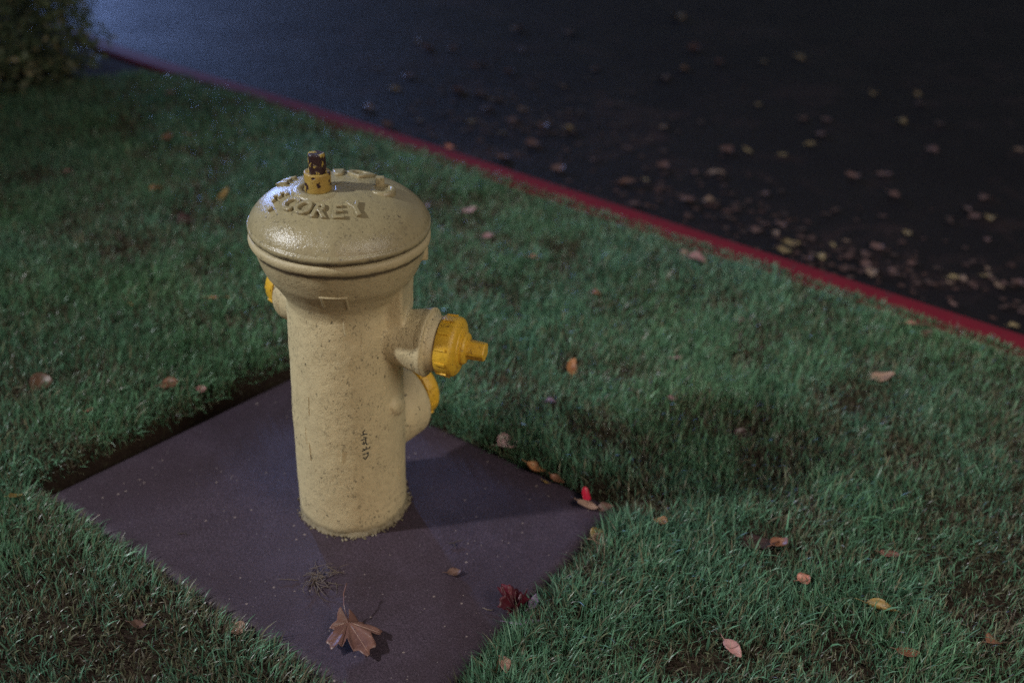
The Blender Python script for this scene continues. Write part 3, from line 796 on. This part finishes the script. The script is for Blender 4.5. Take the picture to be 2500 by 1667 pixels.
# operating stem
bm = bmesh.new()
lathe(bm, [(.0215, zt - .006), (.0225, zt), (.0225, zt + .028), (.0222, zt + .0305), (.0210, zt + .0315), (.0165, zt + .0300), (.001, zt + .0300)], 40, T)
stem = obj('stem_collar', bm, m_stem, hyd)
bm = bmesh.new()
def ngon_prism(bm, mat, rad, h, sides=5, bev_=.0015, taper=1.0):
    prof = [(rad * 1.0, 0), (rad, .001), (rad * taper, h - bev_), (rad * taper - bev_, h)]
    rings = []
    per = 4
    for r_, z_ in prof:
        ring = []
        for i in range(sides):
            for k in range(per):
                a0 = 2 * math.pi * i / sides; a1 = 2 * math.pi * (i + 1) / sides
                p0 = Vector((math.cos(a0), math.sin(a0))); p1 = Vector((math.cos(a1), math.sin(a1)))
                q = p0.lerp(p1, (k + .5) / per)
                ring.append(bm.verts.new(mat @ Vector((q.x * r_, q.y * r_, z_))))
        rings.append(ring)
    n = sides * per
    for A, B in zip(rings, rings[1:]):
        for i in range(n): bm.faces.new((A[i], A[(i + 1) % n], B[(i + 1) % n], B[i]))
    bm.faces.new(list(reversed(rings[0]))); bm.faces.new(rings[-1])
ngon_prism(bm, Matrix.Translation((SXo, SYo, zt + .028)) @ Matrix.Rotation(R(20), 4, 'Z'), .0172, .0355, 5, .002, .94)
nut = obj('operating_nut', bm, m_nut, stem, smooth=False)

# outlet caps
def cap(origin_d, az, z, r_, nut=True):
    f = frame((math.cos(R(az)) * origin_d, math.sin(R(az)) * origin_d, z), az)
    e = empty('outlet_cap_pivot') if False else None
    bm = bmesh.new()
    k = r_ / .0555
    lathe(bm, [(.046 * k, -.006), (.050 * k, .0), (.0545 * k, .0004), (.0555 * k, .002), (.0557 * k, .024), (.0552 * k, .0275), (.0535 * k, .0310), (.0495 * k, .0342), (.0435 * k, .0360),
               (.0375 * k, .0365), (.0365 * k, .0385), (.033 * k, .0400), (.020 * k, .0405)], 64, f)
    for i in range(12):
        a = 360 / 12 * i + 8
        m = f @ Matrix.Rotation(R(a), 4, 'Z') @ Matrix.Translation((.0560 * k, 0, .013)) @ Matrix.Rotation(R(4), 4, 'Y')
        box(bm, .0042, .0046, .019, m)
    c = obj('outlet_cap', bm, m_cap, hyd)
    md = c.modifiers.new('edge', 'EDGE_SPLIT'); md.split_angle = R(38)
    if not nut: return c
    bm = bmesh.new()
    f2 = f @ Matrix.Translation((0, 0, .0390))
    lathe(bm, [(.030, -.002), (.0295, .006), (.027, .009), (.022, .0100), (.020, .011)], 40, f2)
    ngon_prism(bm, f2 @ Matrix.Translation((0, 0, .009)) @ Matrix.Rotation(R(16), 4, 'Z'), .0205, .034, 5, .002, .93)
    n_ = obj('cap_nut', bm, m_cap, c, smooth=False)
    return c
cap(.1885, NAZ, NZ, .0555)
cap(.1885, 129, NZ, .0555)
cap(.160, PAZ, PZ + .008, .063, False)

# ================================================================ LAWN
m_grass = grass_material()
def visible_region(x, y, mrg):
    return (x > -.8 - .465 * (y - 1.1) - mrg) & (x < .91 + .42 * (y - 1.21) + mrg) & (y > .75 - mrg * .4)

# bare or pressed-down spots seen in the lawn: x, y, radius, strength
SPOTS = [(0.52, 1.52, 0.05, 1), (0.54, 1.91, 0.05, 0.9), (0.21, 1.85, 0.09, 0.7), (-1.04, 2.89, 0.09, 0.9), (-0.01, 2.06, 0.07, 0.8), (0.14, 2.13, 0.06, 0.7), (0.29, 2.12, 0.07, 0.8), (0.68, 2.35, 0.1, 0.6), (0.76, 2.08, 0.06, 0.8), (0.92, 1.44, 0.1, 0.8), (1.02, 1.53, 0.06, 0.9), (0.40, 1.24, 0.05, 0.7), (0.34, 1.21, 0.06, 0.8), (-0.63, 1.24, 0.07, 0.8), (-0.80, 1.36, 0.08, 0.7), (-1.08, 2.61, 0.12, 0.6), (-1.38, 2.69, 0.12, 0.5), (-0.61, 2.00, 0.06, 1), (0.21, 1.67, 0.06, 0.9), (0.28, 1.62, 0.05, 0.8), (-0.99, 1.70, 0.07, 0.5), (0.60, 1.25, 0.07, 0.5), (-0.01, 2.12, 0.05, 0.6), (-0.47, 1.21, 0.08, 0.6), (0.83, 2.05, 0.08, 0.7), (-0.57, 2.19, 0.08, 0.8)] + [(-.80, 1.18, .40, .55), (-1.15, 1.7, .25, .45), (1.35, 1.75, .3, .4)]

def sow(density, xr, yr, n_sub, kind, width, length, seed, ylo=None, yhi=None, edge_only=False):
    rng = np.random.default_rng(seed)
    area = (xr[1] - xr[0]) * (yr[1] - yr[0])
    n = int(area * density)
    x = rng.uniform(*xr, n); y = rng.uniform(*yr, n)
    c = curb_dist(x, y); sd, idx = slab_sd(x, y)
    keep = visible_region(x, y, .45) & (c > KW - .014 + .02 * (rng.random(n) - .5))
    keep &= np.where(idx == 0, sd > .042, sd > .006)
    # bare earth wedge under the shrub and along the curb at top left
    wedge = (y > 4.22 + (-x - 2.0) * -.25 + (x + 2.0) * .33 + (fbm(x, y, .12, 61) - .5) * .10)
    keep &= ~((x < -1.42) & wedge)
    keep &= ((x + 3.16) / 1.0) ** 2 + ((y - 4.28) / .66) ** 2 > 1
    if edge_only: keep &= (sd < .16)
    bare = np.zeros(n)
    for sx, sy, sr, k in SPOTS:
        bare = np.maximum(bare, k * np.clip(1.25 - np.hypot(x - sx, y - sy) / sr, 0, 1))
    thin = np.clip((fbm(x, y, .15, 41, 3) - .5) * 1.5 + .5, 0, 1)                       # 0..1 lushness
    prob = np.clip(.30 + thin * 1.35, .25, 1) * (1 - .75 * np.clip(bare, 0, 1))
    if kind == 'thatch': prob = np.clip(1.3 - thin * 1.3, .15, 1)
    keep &= rng.random(n) < prob
    x, y, thin, sd, idx, bare, c = (a[keep] for a in (x, y, thin, sd, idx, bare, c))
    n = len(x)
    z = np.where(c < KW + .01, .004, ground_h(x, y) - .002)
    # growth direction: a slow swirl plus individual scatter
    flow = fbm(x, y, .22, 51, 2) * 4 * math.pi
    az = flow + rng.normal(0, 1.7, n)
    lean = np.clip(rng.normal(.60, .34, n), .03, 1.35)
    L = length * np.clip(rng.normal(1, .26, n), .4, 1.9) * (.72 + .5 * thin) * (1 - .45 * np.clip(bare, 0, 1))
    if kind == 'thatch':
        lean = np.clip(rng.normal(.95, .25, n), .4, 1.3); L *= .9
    # blades at the rim of the pad lean out over it
    e = np.array([[math.atan2(-( (SLAB[(i + 1) % 4] - SLAB[i]).x), (SLAB[(i + 1) % 4] - SLAB[i]).y) + 0 for i in range(4)]])[0]
    out = np.array([math.atan2((SLAB[(i + 1) % 4] - SLAB[i]).normalized().x, -(SLAB[(i + 1) % 4] - SLAB[i]).normalized().y) for i in range(4)])
    outward = out[idx]                                  # normal pointing away from slab
    near = (sd < .055) & (rng.random(n) < .62)
    az = np.where(near, outward + math.pi + rng.normal(0, .65, n), az)
    lean = np.where(near, lean + .16, lean)
    L = np.where((sd < .05) & (idx >= 2), L * 1.15, L)
    L = np.where(c < KW + .05, L * .62, L)
    W = width * np.clip(rng.normal(1, .25, n), .5, 1.7)
    ts = np.array([0, .34, .68, 1.0])
    ws = np.array([.85, 1.0, .72, 0.0])
    curve = rng.uniform(.3, 1.0, n)
    ca, sa = np.cos(az), np.sin(az)
    tw = az + math.pi / 2 + rng.normal(0, .5, n)
    cw, sw = np.cos(tw), np.sin(tw)
    P = np.empty((n, 7, 3), np.float32)
    k = 0
    th0 = lean * .9
    for j, (t_, w_) in enumerate(zip(ts, ws)):
        th = th0 * (.35 + curve * t_ * 1.1)
        hz = L * t_ * np.sin(np.clip(th, 0, 1.52)); vt = L * t_ * np.cos(np.clip(th, 0, 1.5))
        cx_, cy_, cz_ = x + ca * hz, y + sa * hz, z + vt + .002
        if j < 3:
            for s in (-1, 1):
                P[:, k, 0] = cx_ + s * cw * W * w_ / 2; P[:, k, 1] = cy_ + s * sw * W * w_ / 2; P[:, k, 2] = cz_ + s * .12 * W
                k += 1
        else:
            P[:, k, 0], P[:, k, 1], P[:, k, 2] = cx_, cy_, cz_
    base = (np.arange(n) * 7)[:, None]
    T = np.array([[0, 1, 3], [0, 3, 2], [2, 3, 5], [2, 5, 4], [4, 5, 6]])
    tri = (base[:, :, None] + T[None]).reshape(-1, 3)
    # colours of the blades themselves
    r0 = rng.random(n)[:, None]; v = (rng.uniform(.6, 1.4, n) ** 1.2)[:, None]
    teal = np.array([.112, .245, .165]); green = np.array([.125, .255, .120]); olive = np.array([.175, .195, .110]); straw = np.array([.20, .165, .10]); dead = np.array([.075, .050, .035])
    lush = fbm(x, y, .4, 71, 2)[:, None]
    colr = teal * (1 - lush) + green * lush
    colr = np.where(r0 < .14, olive, colr); colr = np.where(r0 < .035, straw, colr)
    m = (rng.random(n) < (.45 - thin * .7 + bare * .55))[:, None]
    colr = np.where(m, dead * .55 + olive * .45, colr)
    if kind == 'thatch': colr = np.where(r0 < .25, straw * .8, np.where(r0 < .6, dead * 1.2, olive * .9))
    colr = colr * v
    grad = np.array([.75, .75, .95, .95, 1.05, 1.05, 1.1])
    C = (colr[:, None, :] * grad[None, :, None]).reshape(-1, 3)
    return P.reshape(-1, 3), tri, C

def grow(name, layers, mat):
    co, tr, cc, off = [], [], [], 0
    for (a, b, c) in layers:
        co.append(a); tr.append(b + off); cc.append(c); off += len(a)
    o = obj(name, raw_mesh(name, np.concatenate(co), tris=np.concatenate(tr), col=np.concatenate(cc)), mat)
    return o
lay = [
    sow(44000, (-1.9, 1.6), (.7, 2.2), 3, 'blade', .0018, .031, 1),
    sow(34000, (-2.6, 2.2), (2.2, 3.4), 3, 'blade', .0024, .031, 2),
    sow(20000, (-3.3, 1.2), (3.4, 5.2), 3, 'blade', .0036, .032, 3),
    sow(2600, (-1.9, 1.7), (.7, 2.8), 3, 'blade', .0032, .042, 5),
    sow(16000, (-1.2, .6), (.9, 2.3), 3, 'blade', .0020, .037, 4, edge_only=True),
]
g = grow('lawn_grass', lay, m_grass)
tag(g, 'short wet green grass of the lawn round the hydrant', 'grass', kind='stuff')
lay = [sow(15000, (-1.9, 1.6), (.7, 2.2), 3, 'thatch', .0017, .034, 11), sow(6500, (-3.0, 2.0), (2.2, 4.6), 3, 'thatch', .0024, .036, 12)]
g = grow('dead_thatch', lay, m_grass)
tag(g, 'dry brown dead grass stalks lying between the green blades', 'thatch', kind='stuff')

# dew
t = NT('dew_water'); t.color((.9, .95, 1)); t.set('Roughness', .03); t.set('IOR', 1.33); t.set('Transmission Weight', 1.0); m_dew = t.m
ico = bmesh.new(); bmesh.ops.create_icosphere(ico, subdivisions=2, radius=1)
iv = np.array([v.co[:] for v in ico.verts]); it = np.array([[v.index for v in f.verts] for f in ico.faces]); ico.free()
n = 5200
dx_ = RNG.uniform(-2.2, 1.8, n); dy_ = RNG.uniform(.95, 3.5, n)
sd, idx = slab_sd(dx_, dy_)
k = (sd > .03) & (curb_dist(dx_, dy_) > KW + .03) & visible_region(dx_, dy_, .1)
dx_, dy_ = dx_[k], dy_[k]; n = len(dx_)
dz_ = ground_h(dx_, dy_) + RNG.uniform(.018, .034, n)
rr = RNG.uniform(.0007, .0017, n) * (1 + (dy_ > 2) * .5)
V = (iv[None] * rr[:, None, None] * np.array([1, 1, .85]) + np.stack([dx_, dy_, dz_], 1)[:, None]).reshape(-1, 3)
Tt = (it[None] + (np.arange(n) * len(iv))[:, None, None]).reshape(-1, 3)
g = obj('dew_drops', raw_mesh('dew_drops', V, tris=Tt), m_dew)
tag(g, 'tiny dew drops clinging to the tips of the grass', 'dew', kind='stuff')

# ================================================================ SHRUB
sh = empty('shrub', (-3.12, 4.24, 0))
tag(sh, 'dark low shrub with small leaves at the top left beside the road', 'shrub')
m_shrub = grass_material('shrub_leaf', .45, .15)
rng = np.random.default_rng(5)
n = 70000
d = rng.normal(size=(n, 3)); d /= np.linalg.norm(d, axis=1)[:, None]; 
rad = .55 + .45 * rng.random(n) ** .35
lump = .82 + .36 * fbm(np.arctan2(d[:, 1], d[:, 0]) * 1.3, d[:, 2] * 2.2, .45, 81, 2)
pc = d * (rad * lump)[:, None] * np.array([1.22, .98, .58]) + np.array([0, 0, .26])
pc = pc[pc[:, 2] > .01]
hole = fbm(pc[:, 0] * 1.0 + pc[:, 2], pc[:, 1] * 1.0 - pc[:, 2], .12, 91, 2)
pc = pc[hole > .30]; n = len(pc)
L = rng.uniform(.022, .042, n); Wd = L * rng.uniform(.42, .6, n)
t1 = rng.normal(size=(n, 3)); t1[:, 2] += .3; t1 /= np.linalg.norm(t1, axis=1)[:, None]
t2 = np.cross(t1, rng.normal(size=(n, 3))); t2 /= np.linalg.norm(t2, axis=1)[:, None]
t3 = np.cross(t1, t2)
P = np.stack([pc, pc + t1 * (L * .5)[:, None] + t2 * (Wd * .5)[:, None] + t3 * (L * .06)[:, None], pc + t1 * L[:, None], pc + t1 * (L * .5)[:, None] - t2 * (Wd * .5)[:, None] + t3 * (L * .06)[:, None]], 1)
qd = np.arange(n * 4).reshape(-1, 4)
cl = np.array([.095, .145, .085]) * rng.uniform(.45, 1.5, n)[:, None]
cl = np.where(rng.random(n)[:, None] < .13, np.array([.21, .22, .14]), cl)
me = raw_mesh('foliage', P.reshape(-1, 3), tris=np.concatenate([qd[:, [0, 1, 2]], qd[:, [0, 2, 3]]]), col=np.repeat(cl, 4, 0))
obj('foliage', me, m_shrub, sh, smooth=False)
bm = bmesh.new(); rs = random.Random(8)
for k in range(26):
    a = rs.uniform(0, 2 * math.pi); e = rs.uniform(.3, 1.4); ln = rs.uniform(.45, .72)
    tip = Vector((math.cos(a) * math.cos(e) * ln, math.sin(a) * math.cos(e) * ln, math.sin(e) * ln))
    b0 = Vector((math.cos(a) * .05, math.sin(a) * .05, -.03))
    pts = [b0.lerp(tip, s) + Vector((rs.uniform(-1, 1), rs.uniform(-1, 1), rs.uniform(-.5, 1))) * .03 * (s > 0) for s in (0, .25, .5, .75, 1)]
    tube(bm, pts, [.011, .008, .006, .004, .002], 6)
t = NT('shrub_bark'); t.color((.05, .035, .028)); t.set('Roughness', .8); m_bark = t.m
obj('branches', bm, m_bark, sh)

# ================================================================ FALLEN LEAVES
def leaf_mesh(kind, size, ratio, seed):
    """a thin leaf with midrib fold, curl, toothed rim and real thickness; lies along +X, base at -X"""
    rs = random.Random(seed)
    bm = bmesh.new(); uvl = bm.loops.layers.uv.new('UVMap')
    NU, NV = 8, 12
    curl_x = {'oval': .25, 'curl': 1.5, 'slim': .5, 'roll': 3.6}[kind] * rs.uniform(.7, 1.2)
    curl_y = {'oval': .3, 'curl': .9, 'slim': .4, 'roll': .2}[kind] * rs.uniform(.5, 1.3) * rs.choice((1, 1, -.6))
    half = size / 2
    W = size * ratio / 2 * (1.5 if kind in ('curl',) else 1.0) * (1.5 if kind == 'roll' else 1)
    bend = rs.uniform(-.15, .15)
    nick = [rs.random() < .10 for _ in range(2 * NV + 2)] if kind != 'oval' or seed % 3 == 0 else [False] * 99
    rows = []; uvs = {}
    ph = rs.uniform(0, 6)
    for j in range(NV + 1):
        v = j / NV
        w = W * (math.sin(math.pi * min(1, v ** .82 * .97 + .015)) ** .8) * (1 if v < .93 else .8) + .0004
        row = []
        for i in range(NU + 1):
            u = i / NU * 2 - 1
            tooth = 1 + .05 * math.sin(j * 2.6 + ph) * (abs(u) == 1)
            if abs(u) == 1 and nick[j + (NV if u > 0 else 0)]: tooth *= .72
            yy = u * w * tooth
            th = curl_x * u * w / W * .5
            rad = W / max(curl_x * .5, .05)
            y_ = math.sin(th) * rad if curl_x > .3 else yy
            z_ = (1 - math.cos(th)) * rad if curl_x > .3 else abs(u) * w * .12
            if kind == 'roll': y_ *= 1; 
            x_ = (v - .5) * size
            z_ += curl_y * (v - .5) ** 2 * size * .9 + .03 * size * math.sin(v * 7 + u * 2 + ph) * (.3 + abs(u)) + abs(u) * w * .10
            y_ += bend * size * (v - .5) ** 2 * 4 * .5
            ve = bm.verts.new((x_, y_, z_)); uvs[ve] = ((u + 1) / 2, v); row.append(ve)
        rows.append(row)
    for A, B in zip(rows, rows[1:]):
        for i in range(NU):
            f = bm.faces.new((A[i], A[i + 1], B[i + 1], B[i]))
            for lp in f.loops: lp[uvl].uv = uvs[lp.vert]
    # thickness
    bm.normal_update()
    g = bmesh.ops.solidify(bm, geom=bm.faces[:], thickness=.00035)
    s0 = Vector((-half, 0, rows[0][4].co.z))
    zz = rows[0][NU // 2].co
    tube(bm, [zz + Vector((.002, 0, 0)), zz + Vector((-size * .14, size * .02, size * .03)), zz + Vector((-size * .30, size * .08, size * .02))], [.0007, .0006, .0005], 5)
    mz = min(v.co.z for v in bm.verts)
    for v in bm.verts: v.co.z -= mz
    me = bpy.data.meshes.new('fallen_leaf'); bm.normal_update(); bm.to_mesh(me); bm.free()
    me.polygons.foreach_set('use_smooth', [True] * len(me.polygons))
    return me

def drop_leaf(x, y, z, size, kind, colr, ratio, rot, label, tilt=.25, seed=0, group=None, me=None):
    rs = random.Random(seed * 7 + 1)
    me = me or leaf_mesh(kind, size, ratio, seed)
    if not me.materials: me.materials.append(LEAFMAT[colr])
    o = bpy.data.objects.new('fallen_leaf', me); COL.objects.link(o)
    o.location = (x, y, z); o.rotation_euler = (rs.uniform(-tilt, tilt), rs.uniform(-tilt, tilt), R(rot))
    tag(o, label, 'leaf', group)
    return o
GRP = 'fallen leaves on the lawn'
for i, (x, y, s, kind, colr, ratio, rot, label) in enumerate(LAWN_LEAVES):
    zg = float(ground_h(np.array([x]), np.array([y]))[0])
    sdv = float(slab_sd(np.array([x]), np.array([y]))[0][0])
    z = max(zg, -.005) + (.019 if sdv > .05 else .008)
    if 'sunk' in label or colr in ('umber', 'umberlight'): z -= .008
    if sdv < 0: z = .002
    tl = .3
    o = drop_leaf(x, y, z, s * 1.05, kind, colr, ratio, rot, label, tl, i + 1, GRP)
    if 'standing' in label:
        o.rotation_euler = (R(35), R(-35 if 'crimson' in label else -28), R(rot)); o.location.z += .006
GR = 'fallen leaves on the road'
pool = []
for i in range(12):
    me = leaf_mesh(('oval', 'curl', 'oval')[i % 3], .04, .6 + .25 * (i % 2), 200 + i)
    me.materials.append(LEAFMAT[('roadleaf', 'roadpink', 'roadyel', 'roadpink')[i % 4]]); pool.append(me)
rs = random.Random(77)
rz = lambda x, y: -.120 + .06 * (y - float(curb_y(x))) / 14 + .0025
for i, (x, y, s) in enumerate(ROAD_LEAVES):
    o = bpy.data.objects.new('fallen_leaf', pool[rs.randrange(12)]); COL.objects.link(o)
    k = s / .04 * 1.12
    o.location = (x, y, rz(x, y)); o.scale = (k, k, k); o.rotation_euler = (rs.uniform(-.15, .15), rs.uniform(-.15, .15), rs.uniform(0, 6.28))
    cn = ('pale tan', 'dull pink', 'faded yellow')[{'leaf_roadleaf': 0, 'leaf_roadpink': 1, 'leaf_roadyel': 2}[o.data.materials[0].name]]
    cd = -float(curb_dist(x, y))
    zone = 'close beside the red curb' if cd < .35 else ('a step out from the red curb' if cd < 1.0 else 'far out on the dark road')
    side = 'behind the hydrant' if x < .2 else ('right of the hydrant' if x < 1.15 else 'at the far right')
    tag(o, f'{cn} fallen leaf {zone}, {side}', 'leaf', GR)
for i, (x, y, s, colr, label) in enumerate(ROAD_NAMED):
    z = .012 if 'top of' in label else rz(x, y)
    cm = {'ochre': 'roadyel', 'tan': 'roadleaf', 'brown': 'brown', 'coral': 'coral'}[colr]
    drop_leaf(x, y, z, s * 1.1, 'oval', cm, .35 if 'long' in label else .75, rs.uniform(-20, 25), label, .12, 300 + i, GR)
# sodden litter in the gutter: nobody could count it
rng = np.random.default_rng(9)
PV, PT = [], []; k = 0
for cx_, cy_, sx_, sy_, m in ((.0, 4.35, .35, .28, 200), (.95, 3.22, .25, .10, 60), (1.45, 2.98, .22, .10, 45), (.55, 3.55, .4, .16, 120), (-.1, 5.1, .5, .3, 60), (1.25, 3.1, .2, .08, 40)):
    for _ in range(m):
        x, y = rng.normal(cx_, sx_), rng.normal(cy_, sy_)
        if curb_dist(x, y) > -.02: continue
        s = rng.uniform(.008, .020); a = rng.uniform(0, 6.28)
        n_ = 7
        z = rz(x, y) + rng.uniform(0, .003)
        c_ = len(PV); PV.append((x, y, z + .002))
        for q in range(n_):
            aa = a + q / n_ * 6.28; r_ = s * rng.uniform(.5, 1.1) * (1 if q % 2 else .75)
            PV.append((x + math.cos(aa) * r_ * 1.3, y + math.sin(aa) * r_, z + rng.uniform(-.001, .004)))
        for q in range(n_): PT.append((c_, c_ + 1 + q, c_ + 1 + (q + 1) % n_))
g = obj('leaf_litter', raw_mesh('leaf_litter', np.array(PV), tris=np.array(PT)), LEAFMAT['litter'])
tag(g, 'sodden brown leaf litter trodden into the road beside the curb', 'leaf litter', kind='stuff')

# maple leaves: lobes traced as a fan round the stalk joint
def maple(lobes, size, fold, seed):
    rs = random.Random(seed)
    bm = bmesh.new(); uvl = bm.loops.layers.uv.new('UVMap')
    rim = []
    K = 90
    for k in range(K + 1):
        a = -math.pi * .88 + 2 * math.pi * .88 * k / K
        r_ = .52 if abs(a) < 1.0 else .24
        for la, ll, lw in lobes:
            dlt = (a - la) / lw
            r_ = max(r_, ll * max(0, 1 - abs(dlt) ** 1.7) ** .65)
        r_ *= 1 + .07 * math.sin(a * 23) * (r_ > .4) + rs.uniform(-.015, .015)
        rim.append((a, r_))
    RR = 7
    rows = []; uvs = {}
    for q in range(RR + 1):
        f_ = q / RR; row = []
        for a, r_ in rim:
            d_ = r_ * f_ * size
            # ridges along lobe axes make real folds
            h = 0
            near = min(abs(a - la) for la, _, _ in lobes)
            h = fold(a, f_, near) * size
            v = bm.verts.new((math.cos(a) * d_, math.sin(a) * d_, h))
            uvs[v] = (.5 + near * .9, f_ * .8); row.append(v)
        rows.append(row)
    for A, B in zip(rows, rows[1:]):
        for i in range(K):
            f = bm.faces.new((A[i], A[i + 1], B[i + 1], B[i]))
            for lp in f.loops: lp[uvl].uv = uvs[lp.vert]
    bmesh.ops.remove_doubles(bm, verts=rows[0], dist=1e-5)
    bmesh.ops.solidify(bm, geom=bm.faces[:], thickness=.0004)
    return bm
ml = empty('maple_leaf', (-.262, 1.258, .008), (0, 0, R(-63)))
tag(ml, 'large brown dry maple leaf with a raised stalk lying on the slab in front', 'leaf')
lob = [(.12, 1.04, .62), (-.78, .80, .62), (.74, .86, .30), (-1.5, .42, .45), (1.45, .34, .35)]
def fold1(a, f, near):
    return .20 * near * f * (1.0 if -1 < a < 1 else .5) + .10 * math.sin(a * 2.2 + 1) * f - .05 * f * f * (abs(a - .12) < .35) + .03 + .04 * (1 - f) + (.12 * f if a < -.6 else 0)
bm = maple(lob, .080, fold1, 5)
obj('leaf_blade', bm, LEAFMAT['mapleB'], ml)
bm = bmesh.new()
tube(bm, [(0, 0, .006), (-.018, -.002, .030), (-.036, .004, .040), (-.056, .016, .042)], [.0013, .0011, .0010, .0014], 6)
obj('leaf_stalk', bm, LEAFMAT['mapleB'], ml)
bm = bmesh.new()
for la, ll, lw in lob[:4]:
    pts = []
    for q in range(1, 7):
        f = q / 6.6; pts.append((math.cos(la) * ll * f * .080, math.sin(la) * ll * f * .080, fold1(la, f, 0) * .080 + .0006))
    tube(bm, pts, [.0009, .0008, .0007, .0006, .0005, .0003], 5)
obj('leaf_vein', bm, LEAFMAT['tan'], ml)

rl = empty('maple_leaf', (.030, 1.318, .004), (R(8), R(-6), R(120)))
tag(rl, 'dark crimson maple leaf curled up at the front right edge of the slab', 'leaf')
lob2 = [(-1.2, .8, .75), (-.35, .85, .7), (.5, 1.0, .7), (1.4, .85, .7), (2.0, .6, .45)]
def fold2(a, f, near): return .55 * near * f + .55 * f * f * (.6 + .4 * math.sin(a * 2 + .6)) + .03
bm = maple(lob2, .043, fold2, 9)
obj('leaf_blade', bm, LEAFMAT['darkred'], rl)
bm = bmesh.new(); tube(bm, [(0, 0, .003), (-.015, .004, .008), (-.034, -.006, .004)], [.001, .0009, .0009], 5)
obj('leaf_stalk', bm, LEAFMAT['darkred'], rl)
drop_leaf(.062, 1.335, .004, .048, 'slim', 'lilac', .34, 72, 'narrow lilac leaf standing beside the dark crimson maple leaf', .2, 501)
drop_leaf(.048, 1.285, .003, .056, 'slim', 'lilac', .22, 12, 'thin lilac leaf lying below the dark crimson maple leaf', .1, 502)
drop_leaf(-.087, 1.404, .002, .028, 'curl', 'brown', .5, 10, 'small shrivelled brown leaf on the slab right of the dry grass tangle', .1, 503)
# dry grass tangle, twigs
m_hay = NT('dry_hay'); m_hay.color((.13, .095, .072)); m_hay.set('Roughness', .6); m_hay = m_hay.m
bm = bmesh.new(); rs = random.Random(21)
for k in range(42):
    a = rs.uniform(0, 6.28); c0 = Vector((rs.gauss(0, .013), rs.gauss(0, .010), rs.uniform(.001, .007)))
    L = rs.uniform(.02, .055); bend = rs.uniform(-1.6, 1.6)
    pts = []
    p = c0.copy()
    for q in range(6):
        pts.append(p.copy()); aa = a + bend * q / 5
        p = p + Vector((math.cos(aa), math.sin(aa), rs.uniform(-.12, .14))) * L / 5
        p.z = max(.0008, p.z)
    tube(bm, pts, [.0007, .0008, .0007, .0006, .0005, .0003], 4)
o = obj('dry_grass_tangle', bm, m_hay); o.location = (-.343, 1.373, 0)
tag(o, 'small tangle of dry grass clippings on the slab in front of the hydrant', 'grass clippings')
for i, (x, y, L, a, lab) in enumerate(((-.091, 1.489, .030, 20, 'short dark twig on the slab at the edge of the hydrant shadow'), (-.62, 1.475, .022, 5, 'tiny dark twig on the slab left of the hydrant foot'),
                                      (-.02, 1.315, .022, -8, 'thin straw stalk on the slab left of the dark crimson leaf'))):
    bm = bmesh.new(); rs = random.Random(i)
    c_, s_ = math.cos(R(a)), math.sin(R(a))
    pts = [(c_ * L * (q / 5 - .5) - s_ * rs.uniform(-.003, .003), s_ * L * (q / 5 - .5) + c_ * rs.uniform(-.003, .003), .0015 + rs.uniform(0, .002)) for q in range(6)]
    tube(bm, pts, [.0007, .0011, .0013, .001, .0009, .0005], 5)
    if i == 0: tube(bm, [pts[2], (pts[2][0] + .004, pts[2][1] - .012, .002)], [.0012, .0006], 5)
    o = obj('twig', bm, m_bark if i < 2 else m_hay); o.location = (x, y, 0)
    tag(o, lab, 'twig')
